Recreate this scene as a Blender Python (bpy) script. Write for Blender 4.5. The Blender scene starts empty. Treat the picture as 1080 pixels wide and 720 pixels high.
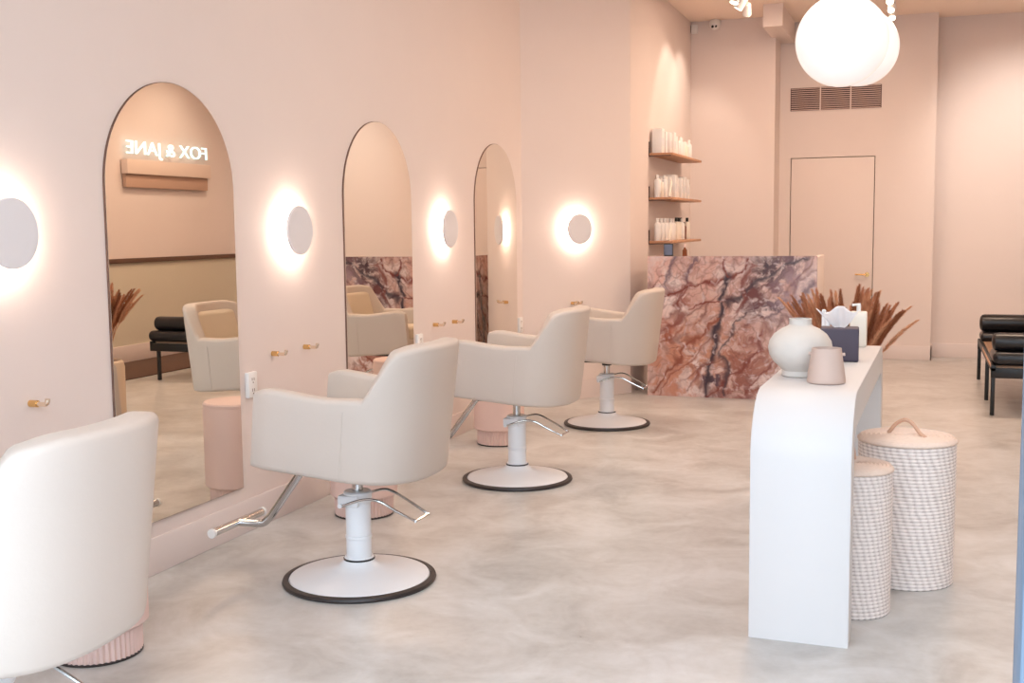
import bpy, bmesh, math, random
from math import sin, cos, pi, radians
from mathutils import Vector, Matrix, noise
random.seed(7)
SC = bpy.context.scene
COL = SC.collection

# ------------------------------------------------------------------ camera
YAW, PIT, ROL = 0.346612, 0.100089, -0.010640
def cam_axes():
    r = Vector((cos(YAW), sin(YAW), 0)); f = Vector((-sin(YAW), cos(YAW), 0)); u = Vector((0, 0, 1))
    f2 = cos(PIT)*f - sin(PIT)*u; u2 = sin(PIT)*f + cos(PIT)*u
    r3 = cos(ROL)*r + sin(ROL)*u2; u3 = -sin(ROL)*r + cos(ROL)*u2
    return r3, u3, -f2
cd = bpy.data.cameras.new('camera'); cam = bpy.data.objects.new('camera', cd); COL.objects.link(cam)
rx, ux, bx_ = cam_axes()
cam.matrix_world = Matrix(((rx.x, ux.x, bx_.x, 0), (rx.y, ux.y, bx_.y, 0), (rx.z, ux.z, bx_.z, 1.42), (0, 0, 0, 1)))
cd.sensor_width = 36; cd.lens = 36*1190.6/1080; cd.clip_start = 0.05; cd.clip_end = 100
SC.camera = cam

# ------------------------------------------------------------------ exposure, sky, lights
SC.view_settings.view_transform = 'Standard'; SC.view_settings.look = 'None'
SC.view_settings.gamma = 1; SC.view_settings.use_curve_mapping = False
SC.view_settings.exposure = 0.06
DAY = 7.2            # sky brightness outside the shop front
CEIL = 1.0           # strength of the added ceiling fill lights
SCONCE = 1.0
w = bpy.data.worlds.new('world'); SC.world = w; w.use_nodes = True
bg = w.node_tree.nodes['Background']; bg.inputs[1].default_value = DAY
_nt = w.node_tree; _tc = _nt.nodes.new('ShaderNodeTexCoord'); _sp = _nt.nodes.new('ShaderNodeSeparateXYZ'); _rp = _nt.nodes.new('ShaderNodeValToRGB')
_nt.links.new(_tc.outputs['Generated'], _sp.inputs[0]); _nt.links.new(_sp.outputs['Z'], _rp.inputs[0]); _nt.links.new(_rp.outputs[0], bg.inputs[0])
# overcast street: dimmer towards the horizon, brightest overhead
_e = _rp.color_ramp.elements; _e[0].position = 0.0; _e[0].color = (0.20, 0.22, 0.25, 1); _e[1].position = 0.7; _e[1].color = (0.90, 1.04, 1.22, 1)
_m = _e.new(0.12); _m.color = (0.33, 0.38, 0.44, 1)

def area(name, loc, target, size, power, color, size_y=None, shape=None, spread=pi, portal=False):
    l = bpy.data.lights.new(name, 'AREA'); l.energy = power; l.color = color; l.size = size
    if size_y: l.shape = 'RECTANGLE'; l.size_y = size_y
    if shape: l.shape = shape
    l.spread = spread
    if portal: l.cycles.is_portal = True
    o = bpy.data.objects.new(name, l); COL.objects.link(o); o.location = loc
    d = Vector(target) - Vector(loc); o.rotation_euler = d.to_track_quat('-Z', 'Y').to_euler()
    return o
def spot(name, loc, target, power, color, angle=60, blend=0.6, r=0.04):
    l = bpy.data.lights.new(name, 'SPOT'); l.energy = power; l.color = color; l.spot_size = radians(angle)
    l.spot_blend = blend; l.shadow_soft_size = r
    o = bpy.data.objects.new(name, l); COL.objects.link(o); o.location = loc
    d = Vector(target) - Vector(loc); o.rotation_euler = d.to_track_quat('-Z', 'Y').to_euler()
    return o
WARM = (1.0, 0.77, 0.58); SOFT = (1.0, 0.93, 0.86)
area('daylight_portal', (-0.39, 1.2, 1.75), (-0.39, 5, 1.75), 5.2, 1, (1, 1, 1), 3.5, portal=True)
# soft fill lights added under the ceiling for general brightness (above the frame)
for i, (x, y, p) in enumerate([(-0.9, 2.8, 10), (-0.9, 5.2, 22), (-0.9, 7.6, 26), (0.6, 9.6, 46), (-0.9, 10.3, 35), (1.2, 5.5, 22)]):
    area('ceiling_fill_light', (x, y, 3.50), (x, y, 0), 0.9, p*CEIL, SOFT if y < 6 else (1, .75, .57), 0.5)
# wall washers and the downlights over the chairs
for y_, p_ in ((4.0, 22), (5.9, 62), (7.8, 72)):
    spot('downlight', (-2.42, y_-.12, 3.42), (-2.0, y_+.15, 0), p_, (1, .78, .60), 62, 1.0, 0.03)
spot('washer', (-1.72, 10.85, 3.44), (-2.32, 10.95, 2.2), 21, (1, .86, .72), 85, 0.5)
spot('washer', (-1.72, 11.45, 3.44), (-2.32, 11.5, 2.2), 21, (1, .86, .72), 85, 0.5)
spot('washer', (1.0, 11.3, 3.40), (0.95, 12.82, 1.9), 72, (1, .94, .87), 85, 1.0)
spot('washer', (1.1, 10.9, 3.35), (2.2, 10.9, 2.0), 45, (1, .86, .72), 90, 1.0)
spot('washer', (0.7, 10.9, 3.35), (1.2, 12.82, 1.8), 45, (1, .94, .88), 80, 1.0)
spot('washer', (-0.29, 11.2, 3.35), (-0.5, 12.5, 1.4), 30, WARM, 80, 0.9)

# ------------------------------------------------------------------ materials
def srgb(r, g, b):
    f = lambda c: (c/255/12.92) if c/255 <= 0.04045 else ((c/255+0.055)/1.055)**2.4
    return (f(r), f(g), f(b), 1)
def mat(name, rgb, rough=0.6, metal=0.0, bump=0.0, bscale=40, var=0.0, vscale=3, spec=0.5, coat=0.0, emit=None, estr=0):
    m = bpy.data.materials.new(name); m.use_nodes = True; nt = m.node_tree; b = nt.nodes['Principled BSDF']
    c = srgb(*rgb); b.inputs['Base Color'].default_value = c; b.inputs['Roughness'].default_value = rough
    b.inputs['Metallic'].default_value = metal; b.inputs['Specular IOR Level'].default_value = spec
    b.inputs['Coat Weight'].default_value = coat
    tc = nt.nodes.new('ShaderNodeTexCoord')
    n = nt.nodes.new('ShaderNodeTexNoise'); n.inputs['Scale'].default_value = vscale; n.inputs['Detail'].default_value = 5
    nt.links.new(tc.outputs['Object'], n.inputs['Vector'])
    v = max(var, 0.015)
    mx = nt.nodes.new('ShaderNodeMix'); mx.data_type = 'RGBA'
    mx.inputs[6].default_value = tuple(max(0, x*(1-v)) for x in c[:3]) + (1,)
    mx.inputs[7].default_value = tuple(min(1, x*(1+v)) for x in c[:3]) + (1,)
    nt.links.new(n.outputs['Fac'], mx.inputs[0]); nt.links.new(mx.outputs[2], b.inputs['Base Color'])
    if bump:
        n2 = nt.nodes.new('ShaderNodeTexNoise'); n2.inputs['Scale'].default_value = bscale; n2.inputs['Detail'].default_value = 3
        nt.links.new(tc.outputs['Object'], n2.inputs['Vector'])
        bp = nt.nodes.new('ShaderNodeBump'); bp.inputs['Strength'].default_value = bump; bp.inputs['Distance'].default_value = 0.01
        nt.links.new(n2.outputs['Fac'], bp.inputs['Height']); nt.links.new(bp.outputs[0], b.inputs['Normal'])
    if emit:
        b.inputs['Emission Color'].default_value = emit; b.inputs['Emission Strength'].default_value = estr
    return m
M = {}
M['wall'] = mat('pink_plaster', (226, 211, 204), 0.75, bump=0.05, bscale=25, var=0.02, spec=0.2)
M['wall_low'] = mat('olive_plaster', (212, 202, 182), 0.7, bump=0.05, bscale=25, spec=0.2)
M['ceiling'] = mat('ceiling_paint', (248, 228, 212), 0.8, spec=0.1)
M['base'] = mat('baseboard_paint', (224, 209, 203), 0.45)
M['door'] = mat('door_paint', (226, 210, 202), 0.55)
M['gap'] = mat('dark_gap', (110, 80, 66), 0.8)
M['leather'] = mat('cream_leather', (200, 186, 175), 0.48, bump=0.05, bscale=90, var=0.02, spec=0.4)
M['leather_in'] = mat('cream_leather_inner', (212, 196, 174), 0.5, bump=0.05, bscale=90, spec=0.4)
M['white_metal'] = mat('white_enamel', (232, 232, 234), 0.28)
M['chrome'] = mat('chrome', (205, 205, 205), 0.12, 1.0)
M['black'] = mat('black_rubber', (28, 26, 26), 0.5)
M['brown_rim'] = mat('dark_rubber_rim', (48, 40, 38), 0.45)
M['brass'] = mat('brass', (226, 188, 128), 0.22, 1.0)
M['white_console'] = mat('white_plaster', (213, 208, 206), 0.5, bump=0.04, bscale=12, var=0.01)
M['white'] = mat('white_plastic', (236, 232, 228), 0.35)
M['disc'] = mat('sconce_disc_paint', (226, 222, 224), 0.6)
M['stool'] = mat('blush_lacquer', (228, 197, 187), 0.5, var=0.02)
M['black_leather'] = mat('black_leather', (26, 24, 27), 0.32, bump=0.04, bscale=60)
M['black_steel'] = mat('black_steel', (24, 22, 22), 0.4)
M['cane'] = mat('woven_cane', (150, 118, 94), 0.6, var=0.2, vscale=60)
M['vase'] = mat('matte_grey_ceramic', (206, 196, 187), 0.75, bump=0.04, bscale=120, var=0.03, vscale=30)
M['cup'] = mat('taupe_ceramic', (196, 170, 157), 0.7, var=0.03)
M['tissue_box'] = mat('plum_grey_cover', (72, 62, 76), 0.6, var=0.04)
M['tissue'] = mat('tissue_paper', (246, 244, 246), 0.85)
M['cream'] = mat('cream_plastic', (240, 230, 216), 0.4)
M['plume2'] = mat('dried_plume_dark', (172, 110, 78), 0.9, var=0.3, vscale=40, spec=0.1)
M['plume3'] = mat('dried_plume_pale', (224, 170, 132), 0.9, var=0.3, vscale=40, spec=0.1)
M['pale_brass'] = mat('pale_brass', (240, 222, 200), 0.2, 1.0)
M['rug'] = mat('dark_rug', (92, 66, 52), 0.9, var=.1, vscale=30)
M['plume'] = mat('dried_plume', (206, 144, 108), 0.9, var=0.3, vscale=40, spec=0.1)
M['stem'] = mat('dried_stem', (170, 125, 85), 0.9)
M['planter'] = mat('beige_planter', (222, 200, 176), 0.7)
M['wood'] = mat('oak_shelf', (188, 138, 104), 0.5, var=0.12, vscale=14)
M['amber'] = mat('amber_glass', (120, 62, 30), 0.2)
M['rope'] = mat('tan_leather', (205, 165, 140), 0.6)
M['lid'] = mat('tan_wicker', (230, 206, 190), 0.75, var=0.1, vscale=60, bump=0.3, bscale=160)
M['vent'] = mat('vent_dark', (78, 56, 50), 0.6)
M['steel_blue'] = mat('blue_grey_frame', (84, 100, 116), 0.45)
M['tablet'] = mat('tablet_glass', (92, 104, 130), 0.25)
M['pinkpanel'] = mat('sign_shelf_paint', (224, 202, 188), 0.6)
M['brownpanel'] = mat('sign_lower_brown', (186, 152, 132), 0.7)  # even brown of the flat box below the sign ledge
M['trimbrown'] = mat('dark_picture_rail', (98, 68, 50), 0.6)
M['globe'] = mat('opal_glass', (225, 220, 216), 0.25, emit=(1, 0.95, 0.91, 1), estr=0.45)
M['led'] = mat('sconce_led', (255, 240, 225), 0.5, emit=(1.0, 0.84, 0.70, 1), estr=80*SCONCE)
M['bulb'] = mat('spot_bulb', (255, 240, 220), 0.5, emit=(1.0, 0.86, 0.70, 1), estr=9)
M['neon'] = mat('neon_tube', (200, 240, 250), 0.5, emit=(0.62, 0.95, 1.0, 1), estr=1.25)
M['sidewalk'] = mat('sidewalk', (190, 190, 190), 0.8, var=0.05)

def mirror_mat():
    m = bpy.data.materials.new('mirror_silver'); m.use_nodes = True; b = m.node_tree.nodes['Principled BSDF']
    b.inputs['Base Color'].default_value = (0.84, 0.79, 0.71, 1); b.inputs['Metallic'].default_value = 1; b.inputs['Roughness'].default_value = 0.0
    n = m.node_tree.nodes.new('ShaderNodeTexNoise'); n.inputs['Scale'].default_value = 1.5
    mp = m.node_tree.nodes.new('ShaderNodeMapRange'); mp.inputs[3].default_value = 0.0; mp.inputs[4].default_value = 0.006
    m.node_tree.links.new(n.outputs['Fac'], mp.inputs[0]); m.node_tree.links.new(mp.outputs[0], b.inputs['Roughness'])
    return m
M['mirror'] = mirror_mat()
def glass_mat():
    m = bpy.data.materials.new('clear_glass'); m.use_nodes = True; nt = m.node_tree; nt.nodes.clear()
    o = nt.nodes.new('ShaderNodeOutputMaterial'); t = nt.nodes.new('ShaderNodeBsdfTransparent'); g = nt.nodes.new('ShaderNodeBsdfGlossy')
    t.inputs[0].default_value = (0.96, 0.98, 0.97, 1); g.inputs['Roughness'].default_value = 0.02
    f = nt.nodes.new('ShaderNodeFresnel'); f.inputs[0].default_value = 1.45; mx = nt.nodes.new('ShaderNodeMixShader')
    nt.links.new(f.outputs[0], mx.inputs[0]); nt.links.new(t.outputs[0], mx.inputs[1]); nt.links.new(g.outputs[0], mx.inputs[2]); nt.links.new(mx.outputs[0], o.inputs[0])
    return m
M['glass'] = glass_mat()
def floor_mat():
    m = bpy.data.materials.new('polished_concrete'); m.use_nodes = True; nt = m.node_tree; b = nt.nodes['Principled BSDF']
    tc = nt.nodes.new('ShaderNodeTexCoord')
    def N(sc, det, dist=0.0, off=0):
        mp = nt.nodes.new('ShaderNodeMapping'); mp.inputs['Location'].default_value = (off, off*.7, 0)
        nt.links.new(tc.outputs['Object'], mp.inputs[0])
        n = nt.nodes.new('ShaderNodeTexNoise'); n.inputs['Scale'].default_value = sc; n.inputs['Detail'].default_value = det
        n.inputs['Roughness'].default_value = 0.6; n.inputs['Distortion'].default_value = dist
        nt.links.new(mp.outputs[0], n.inputs['Vector']); return n
    a = N(0.9, 6, 0.6); c = N(3.2, 8, 0.9, 5); d = N(22, 4, 0, 9)
    r = nt.nodes.new('ShaderNodeValToRGB'); e = r.color_ramp.elements
    e[0].position = 0.33; e[0].color = srgb(158, 152, 146); e[1].position = 0.66; e[1].color = srgb(214, 213, 212)
    e2 = r.color_ramp.elements.new(0.5); e2.color = srgb(192, 189, 185)
    m1 = nt.nodes.new('ShaderNodeMix'); m1.inputs[0].default_value = 0.55
    nt.links.new(a.outputs['Fac'], m1.inputs[2]); nt.links.new(c.outputs['Fac'], m1.inputs[3])
    m2 = nt.nodes.new('ShaderNodeMix'); m2.inputs[0].default_value = 0.12
    nt.links.new(m1.outputs[0], m2.inputs[2]); nt.links.new(d.outputs['Fac'], m2.inputs[3])
    nt.links.new(m2.outputs[0], r.inputs[0]); nt.links.new(r.outputs[0], b.inputs['Base Color'])
    rr = nt.nodes.new('ShaderNodeMapRange'); rr.inputs[3].default_value = 0.22; rr.inputs[4].default_value = 0.42
    nt.links.new(c.outputs['Fac'], rr.inputs[0]); nt.links.new(rr.outputs[0], b.inputs['Roughness'])
    b.inputs['Specular IOR Level'].default_value = 0.5
    return m
M['floor'] = floor_mat()
def attr_mat(name, rough, spec=0.5, coat=0.0):
    m = bpy.data.materials.new(name); m.use_nodes = True; nt = m.node_tree; b = nt.nodes['Principled BSDF']
    a = nt.nodes.new('ShaderNodeAttribute'); a.attribute_name = 'pattern'
    tc = nt.nodes.new('ShaderNodeTexCoord'); n = nt.nodes.new('ShaderNodeTexNoise'); n.inputs['Scale'].default_value = 45; n.inputs['Detail'].default_value = 6
    nt.links.new(tc.outputs['Object'], n.inputs['Vector'])
    mp = nt.nodes.new('ShaderNodeMapRange'); mp.inputs[3].default_value = 0.86; mp.inputs[4].default_value = 1.12
    nt.links.new(n.outputs['Fac'], mp.inputs[0])
    v = nt.nodes.new('ShaderNodeVectorMath'); v.operation = 'SCALE'
    nt.links.new(a.outputs['Color'], v.inputs[0]); nt.links.new(mp.outputs[0], v.inputs['Scale'])
    nt.links.new(v.outputs[0], b.inputs['Base Color'])
    b.inputs['Roughness'].default_value = rough; b.inputs['Specular IOR Level'].default_value = spec; b.inputs['Coat Weight'].default_value = coat
    return m
M['marble'] = attr_mat('veined_pink_marble', 0.16)
M['wicker'] = attr_mat('whitewashed_wicker', 0.7, 0.2)

# ------------------------------------------------------------------ builders
def finish(bm, name, m, parent=None, smooth=True, angle=35, normals=True):
    if normals: bmesh.ops.recalc_face_normals(bm, faces=bm.faces)
    me = bpy.data.meshes.new(name); bm.to_mesh(me); bm.free()
    if smooth:
        me.shade_smooth()
        me.set_sharp_from_angle(angle=radians(angle))
    me.materials.append(m)
    o = bpy.data.objects.new(name, me); COL.objects.link(o)
    if parent: o.parent = parent
    return o
def box(bm, x0, x1, y0, y1, z0, z1, bev=0.0, seg=2):
    r = bmesh.ops.create_cube(bm, size=1)
    vs = r['verts']
    for v in vs:
        v.co = Vector((x0 if v.co.x < 0 else x1, y0 if v.co.y < 0 else y1, z0 if v.co.z < 0 else z1))
    if bev > 0:
        es = set(e for v in vs for e in v.link_edges)
        bmesh.ops.bevel(bm, geom=list(es), offset=bev, segments=seg, affect='EDGES', profile=0.5)
    return vs
def lathe(bm, prof, n=48, c=(0, 0, 0), capb=True, capt=True, fn=None):
    rings = []
    for (r, z) in prof:
        ring = []
        for i in range(n):
            a = 2*pi*i/n
            rr = fn(r, z, a) if fn else r
            ring.append(bm.verts.new((c[0]+rr*cos(a), c[1]+rr*sin(a), c[2]+z)))
        rings.append(ring)
    for a, b in zip(rings, rings[1:]):
        for i in range(n):
            bm.faces.new((a[i], a[(i+1) % n], b[(i+1) % n], b[i]))
    if capb: bm.faces.new(rings[0][::-1])
    if capt: bm.faces.new(rings[-1])
    return rings
def tube(bm, pts, r, n=10, closed=False, cap=True):
    pts = [Vector(p) for p in pts]; rings = []; prev = None
    rs = r if isinstance(r, (list, tuple)) else [r]*len(pts)
    for i, p in enumerate(pts):
        if closed: t = (pts[(i+1) % len(pts)] - pts[i-1])
        elif i == 0: t = pts[1]-p
        elif i == len(pts)-1: t = p-pts[-2]
        else: t = pts[i+1]-pts[i-1]
        t.normalize()
        if prev is None:
            up = Vector((0, 0, 1)) if abs(t.z) < 0.9 else Vector((1, 0, 0))
            u = t.cross(up).normalized()
        else:
            u = (prev - t*prev.dot(t)).normalized()
        prev = u; v = t.cross(u)
        rings.append([bm.verts.new(p + (u*cos(2*pi*k/n) + v*sin(2*pi*k/n))*rs[i]) for k in range(n)])
    m = len(rings)
    for i in range(m if closed else m-1):
        a, b = rings[i], rings[(i+1) % m]
        for k in range(n): bm.faces.new((a[k], a[(k+1) % n], b[(k+1) % n], b[k]))
    if cap and not closed: bm.faces.new(rings[0][::-1]); bm.faces.new(rings[-1])
def smoothpath(pts, k=8):
    pts = [Vector(p) for p in pts]; out = []
    for i in range(len(pts)-1):
        p0 = pts[max(i-1, 0)]; p1 = pts[i]; p2 = pts[i+1]; p3 = pts[min(i+2, len(pts)-1)]
        for j in range(k):
            t = j/k
            out.append(0.5*((2*p1) + (p2-p0)*t + (2*p0-5*p1+4*p2-p3)*t*t + (3*p1-p0-3*p2+p3)*t**3))
    out.append(pts[-1]); return out
def prism(bm, poly, axis, a, b):
    # extrude a 2-D polygon along an axis from a to b.  axis 'x': poly=(y,z); 'y': (x,z); 'z': (x,y)
    def P(p, t): return {'x': (t, p[0], p[1]), 'y': (p[0], t, p[1]), 'z': (p[0], p[1], t)}[axis]
    A = [bm.verts.new(P(p, a)) for p in poly]; B = [bm.verts.new(P(p, b)) for p in poly]
    bm.faces.new(A[::-1]); bm.faces.new(B); n = len(poly)
    for i in range(n): bm.faces.new((A[i], A[(i+1) % n], B[(i+1) % n], B[i]))
    return A, B
def obj(name, build, m, parent=None, **k):
    bm = bmesh.new(); build(bm); return finish(bm, name, m, parent, **k)
def thing(name, label, cat, loc=(0, 0, 0), rz=0, group=None):
    o = bpy.data.objects.new(name, None); COL.objects.link(o); o.location = loc; o.rotation_euler = (0, 0, rz)
    o['label'] = label; o['category'] = cat
    if group: o['group'] = group
    o.empty_display_size = 0.1
    return o
def tag(o, label, cat, group=None, kind=None):
    o['label'] = label; o['category'] = cat
    if group: o['group'] = group
    if kind: o['kind'] = kind
    return o
def struct(name, build, m, parent=None, **k):
    o = obj(name, build, m, parent, **k)
    if not parent: o['kind'] = 'structure'
    return o
def dup(o, parent=None, loc=None, rz=None, label=None):
    c = o.copy(); COL.objects.link(c); c.parent = parent
    if loc is not None: c.location = loc
    if rz is not None: c.rotation_euler = (0, 0, rz)
    if label: c['label'] = label
    for ch in [q for q in o.children]: dup(ch, c)
    return c

# ------------------------------------------------------------------ room shell
CZ = 3.55; FY = 1.25; XL = -2.978; XR = 2.2
K = 0.71
struct('floor', lambda b: box(b, -3.4, 2.6, FY-0.1, 13.1, -0.1, 0), M['floor'])
struct('ceiling', lambda b: box(b, -3.4, 2.6, FY-0.1, 13.1, CZ, CZ+0.15), M['ceiling'])
struct('wall_left', lambda b: box(b, XL-0.15, XL, FY, 8.505, 0, CZ), M['wall'])
PX = -2.318; PY = 9.40; AY = 12.06; AX = -1.443
struct('wall_pillar', lambda b: prism(b, [(XL, 8.505), (PX, PY), (PX, AY), (PX-0.2, AY), (XL-0.15, 10.0), (XL-0.15, 8.505)], 'z', 0, CZ), M['wall'], smooth=False)
struct('wall_alcove', lambda b: box(b, PX-0.1, AX, AY, 12.7, 0, CZ), M['wall'])
def w_door(b):
    # wall with the door opening cut out
    x0, x1, zt = -1.316, -0.468, 2.124
    box(b, AX, x0-0.008, 12.5, 12.7, 0, CZ); box(b, x1+0.008, 0.125, 12.5, 12.9, 0, CZ); box(b, x0-0.008, x1+0.008, 12.5, 12.7, zt+0.008, CZ)
struct('wall_back', w_door, M['wall'])
struct('wall_back_right', lambda b: box(b, 0.10, XR+0.1, 12.82, 13.0, 0, CZ), M['wall'])
struct('wall_right', lambda b: box(b, XR, XR+0.15, FY, 13.0, 0, CZ), M['wall'])
struct('wall_right_lower', lambda b: box(b, XR-0.012, XR, FY+0.1, 12.82, 0.0, 1.09), M['wall_low'])
struct('trim_1', lambda b: box(b, XR-0.04, XR, FY+0.1, 12.82, 1.085, 1.135, 0.004), M['trimbrown'])
struct('trim_2', lambda b: prism(b, [(-1.486, CZ), (-1.486, 3.335), (-1.30, 3.335), (-1.30, CZ)], 'y', 11.38, 12.5), M['wall'], smooth=False)
struct('baseboard_left', lambda b: box(b, XL, XL+0.016, FY+0.1, 8.5, 0, 0.155, 0.003), M['base'])
def bbp(b):
    n = Vector((PY-8.505, -(PX-XL), 0)).normalized()*0.016
    p0 = Vector((XL, 8.505, 0)); p1 = Vector((PX, PY, 0))
    prism(b, [(p0.x, p0.y), (p1.x, p1.y), (p1.x+n.x, p1.y+n.y), (p0.x+n.x, p0.y+n.y)], 'z', 0, 0.155)
struct('baseboard_pillar', bbp, M['base'], smooth=False)
def bbb(b):
    box(b, -0.45, 0.141, 12.484, 12.5, 0, 0.146, 0.003); box(b, 0.125, 0.141, 12.484, 12.82, 0, 0.146, 0.003)
struct('baseboard_back', bbb, M['base'])
struct('baseboard_back_right', lambda b: box(b, 0.141, XR-0.03, 12.80, 12.82, 0, 0.15, 0.003), M['base'])
struct('baseboard_right', lambda b: box(b, XR-0.03, XR-0.012, FY+0.1, 12.80, 0, 0.19, 0.003), M['base'])
# flush door and its shadow gap
dr = struct('door_1', lambda b: box(b, -1.316, -0.468, 12.505, 12.55, 0.008, 2.124, 0.002), M['door'])
obj('gap_reveal', lambda b: box(b, -1.33, -0.455, 12.60, 12.64, 0, 2.14), M['gap'], dr)
def handle(b):
    tube(b, [(-0.52, 12.505, .892), (-0.52, 12.47, .892)], 0.010); tube(b, smoothpath([(-0.52, 12.47, .892), (-0.535, 12.455, .892), (-0.58, 12.452, .893), (-0.64, 12.455, .895)], 5), 0.008)
    tube(b, [(-0.52, 12.505, .892), (-0.52, 12.497, .892)], 0.025, 20)
h = obj('door_handle', handle, M['brass'], dr); h['label'] = 'brass lever handle'
# shop front: blue-grey frame with an open doorway in which the photographer stands
sf = struct('window_1', lambda b: (box(b, 0.105, 0.185, FY-0.04, FY+0.04, 0, 2.55, 0.004), box(b, -1.46, -1.38, FY-0.04, FY+0.04, 0, 2.55, 0.004),
     box(b, XL, XR, FY-0.04, FY+0.04, 2.55, 2.65), box(b, XL, XR, FY-0.04, FY+0.04, CZ-0.08, CZ), box(b, XL, XL+0.07, FY-0.04, FY+0.04, 0, CZ), box(b, XR-0.07, XR, FY-0.04, FY+0.04, 0, CZ),
     box(b, XL, -1.46, FY-0.04, FY+0.04, 0, 0.1), box(b, 0.185, XR, FY-0.04, FY+0.04, 0, 0.1)), M['steel_blue'])
for (x0, x1, z0, z1) in ((XL+.07, -1.46, .1, 2.55), (.185, XR-.07, .1, 2.55), (XL+.07, XR-.07, 2.65, CZ-.08)):
    obj('window_pane', lambda b: box(b, x0, x1, FY-0.004, FY+0.004, z0, z1), M['glass'], sf)
struct('sidewalk', lambda b: box(b, -8, 8, -5, FY-0.1, -0.14, -0.02), M['sidewalk'])

# ------------------------------------------------------------------ styling chairs
W2 = 0.33
def outline(n_s=10, n_c=22):
    """outer plan curve, near arm front -> back -> far arm front; facing -x. returns list of (x,y,t) t=0 arm .. 1 back centre"""
    out = []
    for i in range(n_s):
        x = -0.30 + (0.06+0.30)*i/n_s; out.append((x, -W2, 0.0, x))
    for i in range(n_c+1):
        a = (pi/2)*i/n_c
        out.append((0.06+0.288*sin(a)**(0.80), -W2*cos(a)**(0.80) if i < n_c else 0.0, a/(pi/2), 0.08))
    full = out + [(x, -y, t, q) for (x, y, t, q) in out[:-1][::-1]]
    return full
def sm(a, b, x):
    t = min(1, max(0, (x-a)/(b-a))); return t*t*(3-2*t)
def shell_mesh(bm, z0=0.0):
    O = outline(); n = len(O); rings = []
    P = [Vector((o[0], o[1])) for o in O]
    # resample by removing near-duplicate points
    keep = [0]
    for i in range(1, n):
        if (P[i]-P[keep[-1]]).length > 0.012: keep.append(i)
    if keep[-1] != n-1: keep[-1] = n-1
    P = [P[i] for i in keep]; T = [O[i][2] for i in keep]; n = len(P)
    for i in range(n):
        a = P[max(i-1, 0)]; b = P[min(i+1, n-1)]; d = (b-a).normalized(); nin = Vector((-d.y, d.x))
        x = P[i].x
        # height of the top edge
        hx = 0.318 - 0.010*sm(-0.28, 0.0, x) + 0.012*sm(0.0, 0.15, x)
        hh = hx + 0.188*(lambda q: .82*min(1, max(0, q))+.18*sm(0, 1, q))((x-.165)/.105 if T[i] > 0 else 0) + .022*sm(.26, .34, x)
        t = 0.075 + 0.012*sm(0.2, .34, x)
        endk = min(i, n-1-i)
        infl = [0.018, 0.006, 0.0][endk] if endk < 3 else 0.0
        htop = hh - [0.022, 0.007, 0][endk] if endk < 3 else hh
        lean = 0.016*sm(0.12, 0.345, x)
        r = 0.022
        sec = []
        def O_(off, z):
            k = max(0, z)/0.5
            q = P[i] + nin*off - nin*(lean*k if True else 0)
            return (q.x, q.y, z0+z)
        sec.append(O_(t*0.5, 0.0)); sec.append(O_(infl+0.014, 0.0)); sec.append(O_(infl+0.003, 0.006)); sec.append(O_(infl, 0.02))
        for k in (0.3, 0.6, 0.85): sec.append(O_(infl, 0.02+(htop-r-0.02)*k))
        for k in range(0, 5):
            a_ = (pi/2)*k/4; sec.append(O_(infl + r - r*cos(a_), htop-r+r*sin(a_)))
        ti = t - infl
        for k in range(0, 5):
            a_ = (pi/2)*k/4; sec.append(O_(ti - r + r*sin(a_), htop-r+r*cos(a_)))
        for k in (0.8, 0.5, 0.2): sec.append(O_(ti+0.03*sm(.2, .34, x)*(1-k), 0.02+(htop-r-0.02)*k))
        sec.append(O_(ti+0.03*sm(.2, .34, x), 0.0))
        ring = [bm.verts.new(s) for s in sec]
        rings.append(ring)
    m = len(rings[0])
    for a, b in zip(rings, rings[1:]):
        for k in range(m): bm.faces.new((a[k], a[(k+1) % m], b[(k+1) % m], b[k]))
    bm.faces.new(rings[0]); bm.faces.new(rings[-1][::-1])
def tilt(o, deg, pz):
    o.rotation_euler = (0, radians(deg), 0)
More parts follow.
